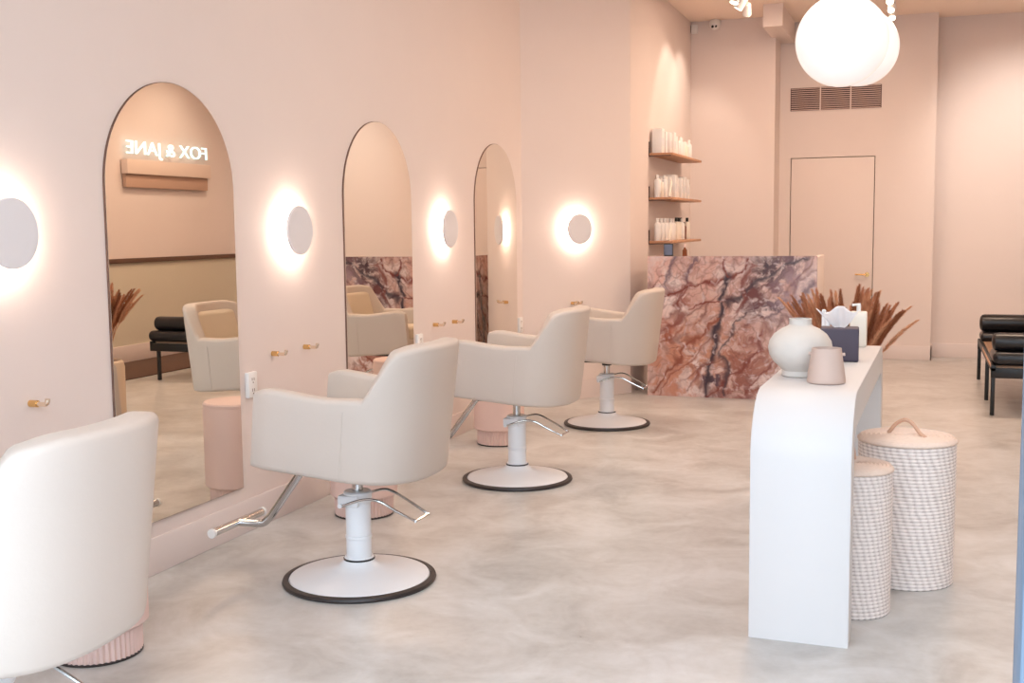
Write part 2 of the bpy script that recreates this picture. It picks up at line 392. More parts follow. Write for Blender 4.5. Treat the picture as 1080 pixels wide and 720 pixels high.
def make_chair(zb=0.485):
    t = thing('styling_chair', '', 'chair', group='cream styling chairs at the mirrors')
    # hydraulic base
    obj('base_plate', lambda b: lathe(b, [(.288, .012), (.282, .022), (.20, .040), (.12, .055), (.085, .066), (.066, .082), (.058, .10), (.05, .10)], 64), M['white_metal'], t)
    obj('base_rim', lambda b: lathe(b, [(.285, 0), (.308, .001), (.312, .008), (.309, .017), (.288, .021), (.284, .012)], 72), M['brown_rim'], t)
    ring = obj('column_seal', lambda b: lathe(b, [(.058, .082), (.0635, .085), (.0635, .094), (.055, .097)], 40), M['black'], t)
    top = zb-0.115
    obj('column', lambda b: lathe(b, [(.051, .09), (.051, .175), (.054, .178), (.054, .188), (.051, .191), (.051, top-.05), (.056, top-.045), (.057, top-.005), (.052, top)], 40), M['white_metal'], t)
    obj('piston', lambda b: lathe(b, [(.022, top-.01), (.022, zb-.005)], 24), M['chrome'], t)
    obj('seat_bracket', lambda b: (lathe(b, [(.034, zb-.055), (.036, zb-.03), (.05, zb-.02)], 24), box(b, -.2, .16, -.11, .11, zb-.028, zb+.01, .006)), M['black'], t)
    # pump lever: clamp and a bent loop of chrome rod
    lv = obj('pump_lever', lambda b: tube(b, smoothpath([(-.035, -.066, top-.052), (.06, -.066, top-.020), (.13, -.066, top-.022), (.20, -.064, top-.055), (.275, -.06, top-.088), (.283, -.052, top-.09), (.283, .052, top-.09), (.275, .06, top-.086), (.19, .064, top-.04), (.11, .066, top-.006), (.05, .066, top-.012), (-.02, .066, top-.04)], 6), 0.0058, 10), M['chrome'], t)
    obj('lever_clamp', lambda b: (box(b, -.062, .03, -.062, .062, top-.058, top-.012, .008), tube(b, [(-.045, -.074, top-.052), (-.045, .074, top-.052)], .009)), M['white_metal'], t)
    # upholstered tub, raked back a few degrees
    sh = obj('shell', shell_mesh, M['leather'], t, angle=50)
    sh.location = (0, 0, zb)
    sh.rotation_euler = (0, radians(5.0), 0)
    for sgn in (-1, 1):
        sm_ = obj('seam', lambda b: tube(b, [(.095, sgn*(W2-.0005), .012), (.095, sgn*(W2+.0005), .27)], .0016, 6), M['leather'], sh)
    def seatf(b):
        box(b, -.285, .25, -W2+.06, W2-.06, .0, .10, .01); 
    sb = obj('seat_base', seatf, M['leather'], t); sb.location = (0, 0, zb+.003); sb.rotation_euler = (0, radians(5.0), 0)
    cu = obj('seat_cushion', lambda b: box(b, -.30, .235, -W2+.078, W2-.078, .09, .185, .03, 4), M['leather_in'], t); cu.location = (0, 0, zb+.003); cu.rotation_euler = (0, radians(5.0), 0)
    def bc(b):
        vs = box(b, .20, .275, -.20, .20, .17, .47, .03, 4)
        for v in b.verts: v.co.x += 0.05*(v.co.z-.17)/.3 - 0.9*v.co.y**2*0.6
    q = obj('back_cushion', bc, M['leather_in'], t); q.location = (0, 0, zb+.003); q.rotation_euler = (0, radians(5.0), 0)
    # footrest: chrome tube curving down to a crossbar
    ft = obj('footrest', lambda b: tube(b, smoothpath([(-.16, 0, zb-.012), (-.235, 0, zb-.03), (-.285, 0, zb-.09), (-.395, 0, zb-.235), (-.425, 0, zb-.268), (-.46, 0, zb-.288), (-.565, 0, zb-.292)], 8), .0165, 14), M['chrome'], t)
    fb = obj('footrest_bar', lambda b: tube(b, [(-.57, -.185, zb-.292), (-.57, .185, zb-.292)], .0165, 16), M['chrome'], ft)
    for s in (-1, 1):
        obj('bar_cap', lambda b: tube(b, [(-.57, s*.183, zb-.292), (-.57, s*.196, zb-.292)], .019, 16), M['white'], fb)
    return t
ch = make_chair()
CX = -2.12
def setc(o, y, rz, lab): o.location = (CX, y, 0); o.rotation_euler = (0, 0, radians(rz)); o['label'] = lab
setc(ch, 4.01, 0, 'cream leather styling chair on a round white base, whole in view before the largest mirror')
c0 = make_chair(.48); c0.location = (CX-.005, 2.08, 0); c0.rotation_euler = (0, 0, radians(5)); c0['label'] = 'nearest cream styling chair in the lower left corner, only its curved back in view'
c2 = dup(ch, None, (CX, 5.935, 0), radians(0), 'cream styling chair in the middle of the row, in front of the second arched mirror')
c3 = dup(ch, None, (CX+.015, 7.835, 0), radians(0), 'farthest cream styling chair, beside the angled pillar and the marble desk')

# ------------------------------------------------------------------ blush stools
def stool():
    t = thing('stool', '', 'stool', group='blush pedestal stools by the wall')
    obj('body', lambda b: lathe(b, [(.13, .098), (.158, .10), (.168, .11), (.168, .50), (.166, .52)], 64), M['stool'], t)
    obj('top_cap', lambda b: lathe(b, [(.160, .515), (.167, .522), (.167, .535), (.16, .543), (.14, .546)], 64), M['stool'], t)
    fl = lambda r, z, a: r + (0.0032*cos(48*a) if r > .13 else 0)
    obj('fluted_base', lambda b: lathe(b, [(.143, .008), (.143, .05), (.143, .098), (.12, .099)], 384, fn=fl), M['stool'], t)
    obj('foot_ring', lambda b: lathe(b, [(.146, 0), (.147, .008), (.13, .009)], 64), M['brown_rim'], t)
    return t
s1 = stool(); s1.location = (-2.60, 4.985, 0); s1['label'] = 'blush pink round stool behind the chair that stands at the largest mirror'
dup(s1, None, (-2.60, 6.93, 0), None, 'blush pink round stool behind the middle styling chair')
dup(s1, None, (-2.60, 3.02, 0), None, 'blush pink round stool showing only its fluted base behind the nearest chair')

# ------------------------------------------------------------------ arched mirrors
def mirror(yc, label):
    t = thing('arched_mirror', label, 'mirror', (XL, yc, 0.218), 0, 'arched wall mirrors')
    hw = .436; H = 2.04-.218
    def poly(h, n=48):
        p = [(-h, hw-h), (h, hw-h)]
        for i in range(n+1):
            a = pi*i/n; p.append((h*cos(a), (H-hw)+h*sin(a)))
        return p
    obj('backing', lambda b: prism(b, poly(hw), 'x', 0.0, .008), M['gap'], t, angle=30)
    obj('mirror_glass', lambda b: prism(b, poly(hw-.002), 'x', .0082, .011), M['mirror'], t, angle=30)
mirror(4.042, 'largest and nearest arched mirror, reflecting the neon sign and a black daybed')
mirror(5.972, 'arched mirror in the middle, reflecting the marble desk and a cream chair')
mirror(7.912, 'narrowest looking and farthest arched mirror, beside the angled pillar')

# ------------------------------------------------------------------ disc sconces
def sconce(loc, rz, label):
    t = thing('wall_sconce', label, 'wall lamp', loc, rz, 'round disc wall sconces')
    def disc(b, r, x0, x1, bev=.003):
        A = [(r-bev, x0), (r, x0+bev), (r, x1-bev), (r-bev, x1)]
        rings = []
        for (rr, x) in A:
            rings.append([b.verts.new((x, rr*cos(2*pi*i/64), rr*sin(2*pi*i/64))) for i in range(64)])
        for p, q in zip(rings, rings[1:]):
            for i in range(64): b.faces.new((p[i], p[(i+1) % 64], q[(i+1) % 64], q[i]))
        b.faces.new(rings[0][::-1]); b.faces.new(rings[-1])
    obj('disc', lambda b: disc(b, .122, .052, .066), M['disc'], t)
    obj('diffuser', lambda b: disc(b, .085, .038, .050), M['led'], t)
    obj('wall_mount', lambda b: disc(b, .045, 0.0, .040), M['disc'], t)
    return t
sconce((XL, 3.065, 1.42), 0, 'round disc sconce at the left edge, cut by the photo frame')
sconce((XL, 4.975, 1.42), 0, 'round glowing disc sconce between the nearest and the middle arched mirror')
sconce((XL, 6.905, 1.42), 0, 'round glowing disc sconce between the middle and the farthest arched mirror')
PANG = math.atan2(-(PX-XL), PY-8.505)
def onp(y): return XL+(y-8.505)*(PX-XL)/(PY-8.505)
sconce((onp(8.93)+.002, 8.93, 1.405), PANG, 'round glowing disc sconce on the angled pillar')

# ------------------------------------------------------------------ brass hooks
def hook():
    t = thing('wall_hook', '', 'hook', group='brass wall hooks')
    obj('mount', lambda b: tube(b, [(0, 0, 0), (.034, 0, 0)], .0125, 24), M['brass'], t)
    obj('peg', lambda b: tube(b, smoothpath([(.034, 0, 0), (.055, 0, -.001), (.070, 0, .0), (.077, 0, .008), (.079, 0, .020)], 5), [.0085]*20+[.0095], 14), M['pale_brass'], t)
    return t
h0 = hook(); h0.location = (XL, 3.17, .815); h0['label'] = 'brass wall hook above the nearest chair, under the leftmost sconce'
dup(h0, None, (XL, 4.78, .820), None, 'left one of two brass hooks between the nearest and middle mirrors')
dup(h0, None, (XL, 5.085, .822), None, 'right one of two brass hooks between the nearest and middle mirrors')
dup(h0, None, (XL, 6.74, .797), None, 'left one of two brass hooks between the middle and farthest mirrors')
dup(h0, None, (XL, 7.06, .791), None, 'right one of two brass hooks between the middle and farthest mirrors')
dup(h0, None, (onp(8.90), 8.90, .80), PANG, 'brass hook on the angled pillar, left of a pair')
dup(h0, None, (onp(8.935), 8.935, .80), PANG, 'brass hook on the angled pillar, right of a pair')

# ------------------------------------------------------------------ wall outlets
def outlet():
    t = thing('power_outlet', '', 'outlet', group='white wall outlets')
    obj('cover_plate', lambda b: box(b, 0, .022, -.038, .038, -.06, .06, .004), M['white'], t)
    for z in (-.026, .026):
        def so(b):
            for y in (-.008, .008): box(b, .0215, .0228, y-.0018, y+.0018, z-.006, z+.008)
            box(b, .0215, .0228, -.003, .003, z-.018, z-.012)
        obj('socket', so, M['gap'], t)
    return t
o1 = outlet(); o1.location = (XL, 4.57, .695); o1['label'] = 'white wall outlet beside the nearest arched mirror'
dup(o1, None, (XL, 6.49, .70), None, 'white wall outlet beside the middle arched mirror')
dup(o1, None, (XL, 8.41, .655), None, 'white wall outlet beside the farthest arched mirror, next to the pillar')

# ------------------------------------------------------------------ reception desk
def seg_d(p, a, b):
    ab = b-a; t = max(0, min(1, (p-a).dot(ab)/max(1e-9, ab.length_squared))); return (p-(a+ab*t)).length, t
def px2(u, v):  # crop pixels (3.6x zoom of the photo's desk) -> metres on the slab
    return Vector(((u/3.6+660-683)/179*1.377, 1.173-((v/3.6+260-270)/149)*1.173))
VEINS = []
def vein(pts, w, col, s=1.0):
    q = [px2(*p) for p in pts]; VEINS.append((q, w, Vector(col), s))
DK = (.05, .035, .05); RD = (.20, .045, .035); PU = (.12, .07, .10); BR = (.28, .09, .06)
vein([(90, 182), (150, 170), (240, 150), (340, 128), (400, 120), (440, 95), (460, 60), (470, 40)], .014, RD)
vein([(378, 120), (375, 180), (365, 270), (360, 340), (345, 430), (330, 500), (318, 570)], .034, DK)
vein([(360, 45), (366, 85), (380, 120)], .010, RD)
vein([(240, 235), (290, 210), (360, 205), (440, 200)], .012, RD)
vein([(165, 150), (180, 90), (200, 45)], .026, PU, .8)
vein([(235, 130), (245, 90), (270, 45)], .024, PU, .85)
vein([(105, 560), (150, 500), (210, 420), (250, 360), (330, 310), (360, 280)], .018, BR)
vein([(130, 570), (190, 480), (260, 420), (330, 350)], .012, BR, .8)
vein([(240, 540), (300, 470), (350, 430)], .012, RD, .7)
vein([(300, 570), (380, 540), (450, 470), (500, 380), (520, 330)], .020, RD, .9)
vein([(400, 560), (420, 480), (380, 400), (420, 330), (480, 250)], .016, DK, .8)
vein([(480, 560), (510, 500), (560, 430), (640, 400)], .016, RD, .8)
vein([(180, 230), (215, 180), (250, 140)], .03, RD, .8)
vein([(130, 330), (170, 290), (220, 270)], .04, RD, .8)
vein([(400, 215), (470, 170), (520, 110), (600, 60), (700, 45)], .03, DK, .9)
vein([(440, 240), (470, 190), (450, 130), (480, 60)], .02, RD, .8)
vein([(540, 290), (600, 250), (660, 190), (710, 150)], .018, PU, .8)
vein([(95, 430), (150, 380), (230, 300)], .014, BR, .7)
BLOBS = [((545, 95), .16, (.07, .04, .05), 1.0), ((560, 235), .15, (.06, .04, .06), 1.0), ((630, 55), .13, (.16, .08, .09), .8), ((640, 170), .2, (.36, .24, .27), .7), ((500, 170), .12, (.16, .05, .05), .8),
         ((460, 420), .22, (.25, .07, .05), .9), ((150, 330), .13, (.40, .12, .08), .8), ((215, 195), .09, (.30, .08, .06), .8), ((430, 530), .15, (.25, .08, .07), .8), ((300, 400), .3, (.60, .29, .20), .8),
         ((180, 480), .25, (.58, .27, .19), .7), ((110, 90), .2, (.72, .44, .38), .8), ((300, 90), .25, (.66, .40, .34), .7), ((520, 500), .2, (.32, .12, .09), .7), ((350, 500), .12, (.12, .07, .09), .8), ((600, 400), .2, (.50, .25, .19), .6)]
BLOBS = [(px2(*c), r, Vector(k), s) for c, r, k, s in BLOBS]
def N3(x, y, z): return noise.noise(Vector((x, y, z)))
def marble(u, v):
    w1 = noise.noise_vector(Vector((u*3.1, v*3.1, 3.3)))*.070 + noise.noise_vector(Vector((u*9, v*9, 8.3)))*.034 + noise.noise_vector(Vector((u*25, v*25, 1.3)))*.014 + noise.noise_vector(Vector((u*60, v*60, 2.3)))*.006
    p = Vector((u+w1.x, v+w1.y))
    c = Vector((.62, .40, .35)).lerp(Vector((.82, .68, .66)), max(0, min(1, .45+1.1*N3(p.x*3.3, p.y*3.3, 9))))
    k = noise.fractal(Vector((p.x*7-p.y*3, p.y*5+p.x*3, 2)), .8, 2.1, 7)
    c = c.lerp(Vector((.48, .22, .17)), max(0, min(1, .05+k*1.3))*.6)
    for q, r, kc, s in BLOBS:
        d = (p-q).length/r
        if d < 1.7:
            n2 = .42+1.5*noise.fractal(Vector((p.x*11, p.y*11, 5+r)), .7, 2.1, 5)
            c = c.lerp(kc, max(0, min(1, math.exp(-d*d*1.1)*s*1.8*max(0, min(1.2, n2)))))
    for (ax, ay, bx2, by, z, amp, wd) in ((5.0, -3.2, 3.0, 2.2, 4.4, .75, 13), (8, 6.5, 7, -5, 14.4, .55, 10), (14, -12, 9, 9, 24.4, .45, 8), (24, 10, 22, -9, 34.4, .30, 6)):
        n_ = N3(p.x*ax+p.y*ay, p.y*bx2+p.x*by, z)
        rid = 1-abs(n_)*wd
        if rid > 0:
            g = max(0, min(1, .5+1.6*N3(u*3.5, v*3.5, z+7)))
            c = c.lerp(Vector((.16, .055, .05)), rid*amp*g)
    for pts, wd, kc, s in VEINS:
        best = 9
        for a, b in zip(pts, pts[1:]):
            d, t = seg_d(p, a, b); best = min(best, d)
        ww = wd*(.42+1.9*abs(N3(p.x*8, p.y*8, wd*100)))
        if best < ww*2.4:
            c = c.lerp(kc, math.exp(-(best/ww)**2)*s)
    # pale flecks
    f = N3(p.x*18, p.y*18, 50)*.6+N3(p.x*40, p.y*40, 51)*.5
    if f > .22: c = c.lerp(Vector((.74, .60, .60)), min(1, (f-.22)*3.0)*.6)
    return c
def slab(name, nx, nz, Wd, H, th, loc, parent, off=(0, 0)):
    """marble slab: width along x, height z, thickness th towards +y, with a dense patterned face all round"""
    bm = bmesh.new(); lay = bm.loops.layers.float_color.new('pattern'); cache = {}
    F = [[bm.verts.new((Wd*i/nx, 0, H*j/nz)) for i in range(nx+1)] for j in range(nz+1)]
    for j in range(nz):
        for i in range(nx): bm.faces.new((F[j][i], F[j][i+1], F[j+1][i+1], F[j+1][i]))
    border = [F[0][i] for i in range(nx)] + [F[j][nx] for j in range(nz)] + [F[nz][i] for i in range(nx, 0, -1)] + [F[j][0] for j in range(nz, 0, -1)]
    back = [bm.verts.new((v.co.x, th, v.co.z)) for v in border]; n = len(border)
    for i in range(n): bm.faces.new((border[i], border[(i+1) % n], back[(i+1) % n], back[i]))
    bm.faces.new(back[::-1])
    for v in bm.verts:
        key = (round(v.co.x, 4), round(v.co.z, 4))
        if key not in cache: cache[key] = marble(v.co.x+off[0], v.co.z+off[1])
    for f in bm.faces:
        for l in f.loops:
            c = cache[(round(l.vert.co.x, 4), round(l.vert.co.z, 4))]; l[lay] = (c.x, c.y, c.z, 1)
    o = finish(bm, name, M['marble'], parent, smooth=False); o.location = loc
    return o
dk = thing('reception_desk', 'pink marble reception desk with dark red veins, beside the pillar', 'desk', (-2.144, 9.30, 0))
slab('marble_front', 310, 264, 1.377, 1.173, .03, (0, 0, 0), dk)
obj('side_panel', lambda b: box(b, 1.335, 1.375, .03, .70, 0, 1.165, .003), M['wall'], dk)
ms = slab('marble_side', 100, 170, .67, 1.173, .03, (0, .70, 0), dk, (.3, 0)); ms.rotation_euler = (0, 0, radians(-90))
obj('counter_top', lambda b: box(b, .04, 1.335, .03, .32, 1.12, 1.16, .003), M['wall'], dk)
obj('work_surface', lambda b: box(b, .04, 1.335, .30, .70, .72, .76, .003), M['wood'], dk)
# brass knob seen beyond the desk's right end: a low cabinet against the back wall
cb = thing('storage_cabinet', 'low pink cabinet with a brass knob, behind the right end of the marble desk', 'cabinet', (-1.16, 11.2, 0))
obj('body', lambda b: box(b, -.24, .24, -.2, .2, 0, 1.05, .004), M['door'], cb)
cdn = obj('cabinet_door', lambda b: box(b, -.23, .23, -.222, -.202, .02, 1.03, .003), M['door'], cb)
obj('knob', lambda b: (tube(b, [(.17, -.222, .86), (.17, -.245, .86)], .007), tube(b, [(.13, -.245, .86), (.21, -.245, .86)], .007)), M['brass'], cdn)

tb = thing('card_terminal', 'small blue grey tablet standing on the marble desk', 'tablet', (-2.0, 9.45, 1.16))
obj('tablet_frame', lambda b: box(b, -.04, .04, 0, .012, .012, .115, .004), M['black'], tb)
obj('screen', lambda b: box(b, -.034, .034, -.0015, .001, .02, .108), M['tablet'], tb)
obj('stand', lambda b: (box(b, -.035, .035, -.02, .05, 0, .012, .003), box(b, -.012, .012, .01, .02, .01, .06)), M['black'], tb)
bt = thing('bottle', 'small amber bottle standing on the marble desk', 'bottle', (-1.86, 9.45, 1.16))
obj('bottle_body', lambda b: lathe(b, [(.018, 0), (.02, .004), (.02, .06), (.008, .075), (.008, .085)], 24), M['amber'], bt)
obj('cap', lambda b: lathe(b, [(.010, .083), (.010, .105), (.008, .108)], 20), M['stool'], bt)

# ------------------------------------------------------------------ product shelves
shy = [(2.078, 'highest'), (1.682, 'middle'), (1.290, 'lowest')]
SX0 = PX; SX1 = PX+.22
for z, nm in shy:
    s = thing('wall_shelf', nm + ' of the three oak shelves in the alcove behind the desk', 'shelf', (PX, 10.09, z), 0, 'oak product shelves')
    obj('board', lambda b: box(b, 0, .22, 0, 1.42, -.022, 0, .003), M['wood'], s)
    br = obj('bracket', lambda b: (box(b, .0, .006, -.004, .026, -.022, .10), box(b, .0, .20, .0, .02, -.030, -.022)), M['vent'], s)
def carton(w_, d_, h_):
    t = thing('product_box', '', 'box')
    obj('carton', lambda b: box(b, -d_/2, d_/2, -w_/2, w_/2, 0, h_, .002), M['white'], t)
    obj('front_label', lambda b: box(b, d_/2, d_/2+.0012, -w_*.32, w_*.32, h_*.3, h_*.62), M['disc'], t)
    return t
def bottle(r, h_, capm, bodym):
    t = thing('product_bottle', '', 'bottle')
    obj('bottle_body', lambda b: lathe(b, [(r*.9, 0), (r, .006), (r, h_*.72), (r*.8, h_*.79), (r*.42, h_*.82)], 24), bodym, t)
    obj('cap', lambda b: lathe(b, [(r*.45, h_*.81), (r*.45, h_*.98), (r*.38, h_)], 20), capm, t)
    return t
prot = {'A': carton(.075, .07, .20), 'B': bottle(.029, .205, M['white'], M['white']), 'C': bottle(.026, .175, M['white'], M['cream']), 'D': bottle(.031, .215, M['black'], M['cream']), 'E': bottle(.024, .17, M['black'], M['amber']), 'F': carton(.10, .09, .22), 'G': carton(.05, .05, .15)}
rows = [(2.078, 'FAABFBAGBCBCCCB', 'highest'), (1.682, 'BCBAAFBAAGFABB', 'middle'), (1.290, 'BBBBBBBBDBDBDEDE', 'lowest')]
gname = {'F': 'large white cartons', 'A': 'white cartons', 'B': 'white bottles', 'C': 'small cream bottles', 'D': 'cream bottles with black caps', 'E': 'amber bottles', 'G': 'small white cartons'}
single = {'F': 'large white carton', 'A': 'white carton', 'B': 'white bottle', 'C': 'small cream bottle', 'D': 'cream bottle with a black cap', 'E': 'small amber bottle', 'G': 'small white carton'}
usedp = set()
for z, codes, nm in rows:
    from collections import Counter
    cnt = Counter(codes)
    wid = {'F': .11, 'A': .085, 'B': .062, 'C': .052, 'D': .070, 'E': .052, 'G': .058}
    tot = sum(wid[c] for c in codes); sc = 1.40/tot; y = 10.10
    for k, c in enumerate(codes):
        y += wid[c]*sc/2
        lab = ('the ' if cnt[c] == 1 else '') + single[c] + ' standing on the %s oak shelf' % nm
        loc = (PX+.085+.03*((k*7) % 3-1)*.5, y, z)
        if c in usedp: o = dup(prot[c], None, loc)
        else: o = prot[c]; o.location = loc; usedp.add(c)
        o['label'] = lab; o['group'] = gname[c] + ' on the %s shelf' % nm
        if cnt[c] == 1: o['group'] = 'products on the %s shelf' % nm
        y += wid[c]*sc/2
    # second row of smaller bottles behind
# leaning white boards in front of the two lower shelves
for z, nm in ((1.682, 'middle'), (1.290, 'lowest')):
    pc = obj('product_tube', lambda b: (box(b, -.008, .008, -.02, .02, 0, .17, .003)), M['cream'])
    pc.location = (PX+.19, 10.12, z-.0); pc.rotation_euler = (radians(-32), 0, 0); pc.location.y -= .03
    tag(pc, 'slim cream tube leaning at the near end of the %s oak shelf' % nm, 'tube', 'leaning cream tubes')

# ------------------------------------------------------------------ white waterfall console
def console(b):
    L = 1.93; H = .85; R = .22; T = .13; n = 16
    outer = [(0, 0)]; 
    for i in range(n+1):
        a = pi - (pi/2)*i/n; outer.append((R+R*cos(a), H-R+R*sin(a)))
    for i in range(n+1):
        a = pi/2 - (pi/2)*i/n; outer.append((L-R+R*cos(a), H-R+R*sin(a)))
    outer.append((L, 0)); r = R-T
    inner = [(L-T, 0)]
    for i in range(n+1):
        a = (pi/2)*i/n; inner.append((L-R+r*cos(a), H-R+r*sin(a)))
    for i in range(n+1):
        a = pi/2 + (pi/2)*i/n; inner.append((R+r*cos(a), H-R+r*sin(a)))
    inner.append((T, 0)); m = len(outer)
    rings = []
    for x in (0, .006, .327, .333):
        e = .004 if x in (0, .333) else 0
        ro = []; ri = []
        for k in range(m):
            (yo, zo), (yi, zi) = outer[k], inner[m-1-k]
            d = Vector((yi-yo, zi-zo)).normalized()*e
            zo2 = zo + (e if zo == 0 else 0)
            ro.append(b.verts.new((x, yo+d.x, zo+d.y))); ri.append(b.verts.new((x, yi-d.x, zi-d.y)))
        rings.append((ro, ri))
    for (a, ai), (c, ci) in zip(rings, rings[1:]):
        for k in range(m-1):
            b.faces.new((a[k], a[k+1], c[k+1], c[k])); b.faces.new((ai[k], ci[k], ci[k+1], ai[k+1]))
        for k in (0, m-1): b.faces.new((a[k], c[k], ci[k], ai[k]))
    for (a, ai) in (rings[0], rings[-1]):
        for k in range(m-1): b.faces.new((a[k], a[k+1], ai[k+1], ai[k]))
cs = obj('console_table', console, M['white_console'], angle=40)
cs.location = (-.529, 3.845, 0); cs.rotation_euler = (0, 0, radians(-1.2))
tag(cs, 'white waterfall console table with rounded ends, vases standing on it', 'console table')
ZT = .851
vs = obj('round_vase', lambda b: lathe(b, [(.064, 0), (.068, .004), (.066, .022), (.075, .034), (.098, .055), (.114, .082), (.119, .108), (.114, .134), (.097, .160), (.070, .180), (.048, .190), (.042, .196), (.041, .214), (.043, .218), (.036, .218), (.034, .195)], 64, capt=False), M['vase'])
vs.location = (-.418, 4.37, ZT); tag(vs, 'round matte grey vase with a short neck on the white console', 'vase')
cu = thing('ceramic_pot', 'small taupe tapered pot in front of the round vase', 'pot', (-.308, 4.20, ZT))
obj('pot_body', lambda b: lathe(b, [(.064, 0), (.068, .004), (.068, .012), (.053, .118), (.052, .126), (.048, .126), (.046, .1)], 48, capt=False), M['cup'], cu)
for s in (-1, 1): obj('ear_handle', lambda b: tube(b, [(s*.050, 0, .103), (s*.064, 0, .105)], .006, 12), M['cup'], cu)
tx = thing('tissue_box', 'plum grey cube tissue box on the white console', 'tissue box', (-.310, 4.93, ZT), radians(3))
obj('box_cover', lambda b: box(b, -.078, .078, -.07, .07, 0, .138, .007, 3), M['tissue_box'], tx)
def tissue(b):
    n = 14; rows = []
    for j in range(9):
        v = j/8; wdt = .018+.070*v**.8; row = []
        for i in range(n+1):
            u = i/n*2-1
            z = .136 + .078*v - .030*v*abs(u)**1.5*(.2) + .014*v*sin(u*5+1)
            if u > .2: z += .006*v
            row.append(b.verts.new((u*wdt - .012*v, .016*sin(u*7+v*2)*v + .010*cos(u*3), z)))
        rows.append(row)
    for a, c in zip(rows, rows[1:]):
        for i in range(n): b.faces.new((a[i], a[i+1], c[i+1], c[i]))
    g = bmesh.ops.solidify(b, geom=b.faces[:], thickness=.004)
obj('tissue', tissue, M['tissue'], tx, angle=180)
lb = thing('lotion_bottle', 'square cream pump bottle behind the tissue box', 'bottle', (-.262, 5.50, ZT))
obj('bottle_body', lambda b: box(b, -.038, .038, -.03, .03, 0, .165, .008, 3), M['cream'], lb)
pm = obj('pump', lambda b: (tube(b, [(0, 0, .163), (0, 0, .195)], .010, 16), tube(b, [(.008, 0, .197), (-.03, 0, .194)], .006, 12)), M['white'], lb)
bb = thing('black_bottle', 'black bottle standing between the tissue box and the cream pump bottle', 'bottle', (-.322, 5.25, ZT))
obj('bottle_body', lambda b: lathe(b, [(.028, 0), (.031, .004), (.031, .14), (.018, .16), (.018, .165)], 32), M['black'], bb)
obj('cap', lambda b: lathe(b, [(.021, .163), (.021, .196), (.017, .20)], 24), M['black'], bb)
for i, (x, y) in enumerate(((-.385, 5.30), (-.415, 5.45))):
    cdl = thing('candle', ('left' if i else 'right') + ' one of two slim white candles showing above the tissues', 'candle', (x, y, ZT), 0, 'slim white candles')
    obj('wax', lambda b: lathe(b, [(.010, 0), (.010, .17), (.006, .175)], 16), M['tissue'], cdl)
    obj('wick', lambda b: tube(b, [(0, 0, .174), (.001, 0, .184)], .0012, 6), M['stem'], cdl)

# ------------------------------------------------------------------ pampas in a planter behind the console
pl = thing('planter', 'large beige planter with dried pampas, behind the far end of the console', 'planter', (-.405, 6.53, 0))
pot = obj('pot', lambda b: lathe(b, [(.165, 0), (.175, .01), (.198, .08), (.200, .46), (.192, .495), (.175, .51), (.16, .50), (.158, .42), (0.01, .42)], 64, capt=False), M['planter'], pl)
def plume(L, sd, bend):
    rnd = random.Random(sd)
    bm = bmesh.new()
    tube(bm, [(0, 0, L*k/10) for k in range(8)], .0025, 5)
    z0 = L*.57
    pr = []
    for k in range(9):
        u = k/8; pr.append((.002+.0055*sin(pi*min(1, u*1.02))**.7*(1-.35*u), z0+(L-z0)*u))
    lathe(bm, pr, 8, fn=lambda r, z, a: r*(1+.35*noise.noise(Vector((a*2, z*60, sd)))))
    for k in range(520):
        u = rnd.random()**.9; z = z0+(L-z0)*u*.97; a = rnd.random()*2*pi; rad = .013*sin(pi*u)**.6+.002
        l = rnd.uniform(.016, .046)*(1-.55*u); dx = cos(a); dy = sin(a)
        p = Vector((dx*rad*.6, dy*rad*.6, z)); q = p+Vector((dx*l*.50, dy*l*.50, l)); s = Vector((-dy, dx, 0))*.0011
        v = [bm.verts.new(p-s), bm.verts.new(p+s), bm.verts.new(q)]
        bm.faces.new(v)
        v2 = [bm.verts.new(p+Vector((0, 0, .002))), bm.verts.new(p-Vector((0, 0, .002))), bm.verts.new(q)]
        bm.faces.new(v2)
    for v in bm.verts:
        t = max(0, v.co.z/L); v.co.x += bend*L*t**2.2; v.co.z -= bend*bend*L*.55*t**3
    me = bpy.data.meshes.new('pampas_plume'); bm.to_mesh(me); bm.free(); me.materials.append(M[('plume', 'plume2', 'plume3')[sd % 3]]); return me
pms = [plume(.66, i, (.02, .08, .14, .20, .27, .36)[i % 6]) for i in range(12)]
for i in range(88):
    a = 2*pi*random.random(); k = random.randrange(12); rr = .02+.10*math.sqrt(random.random())
    o = bpy.data.objects.new('pampas_plume', pms[k]); COL.objects.link(o); o.parent = pl
    o.location = (rr*cos(a)+.02, rr*sin(a), .425+random.uniform(-.03, .03))
    o.rotation_euler = (0, radians(random.uniform(0, 10)), a); s = random.uniform(.84, 1.0); o.scale = (.9, .9, s)

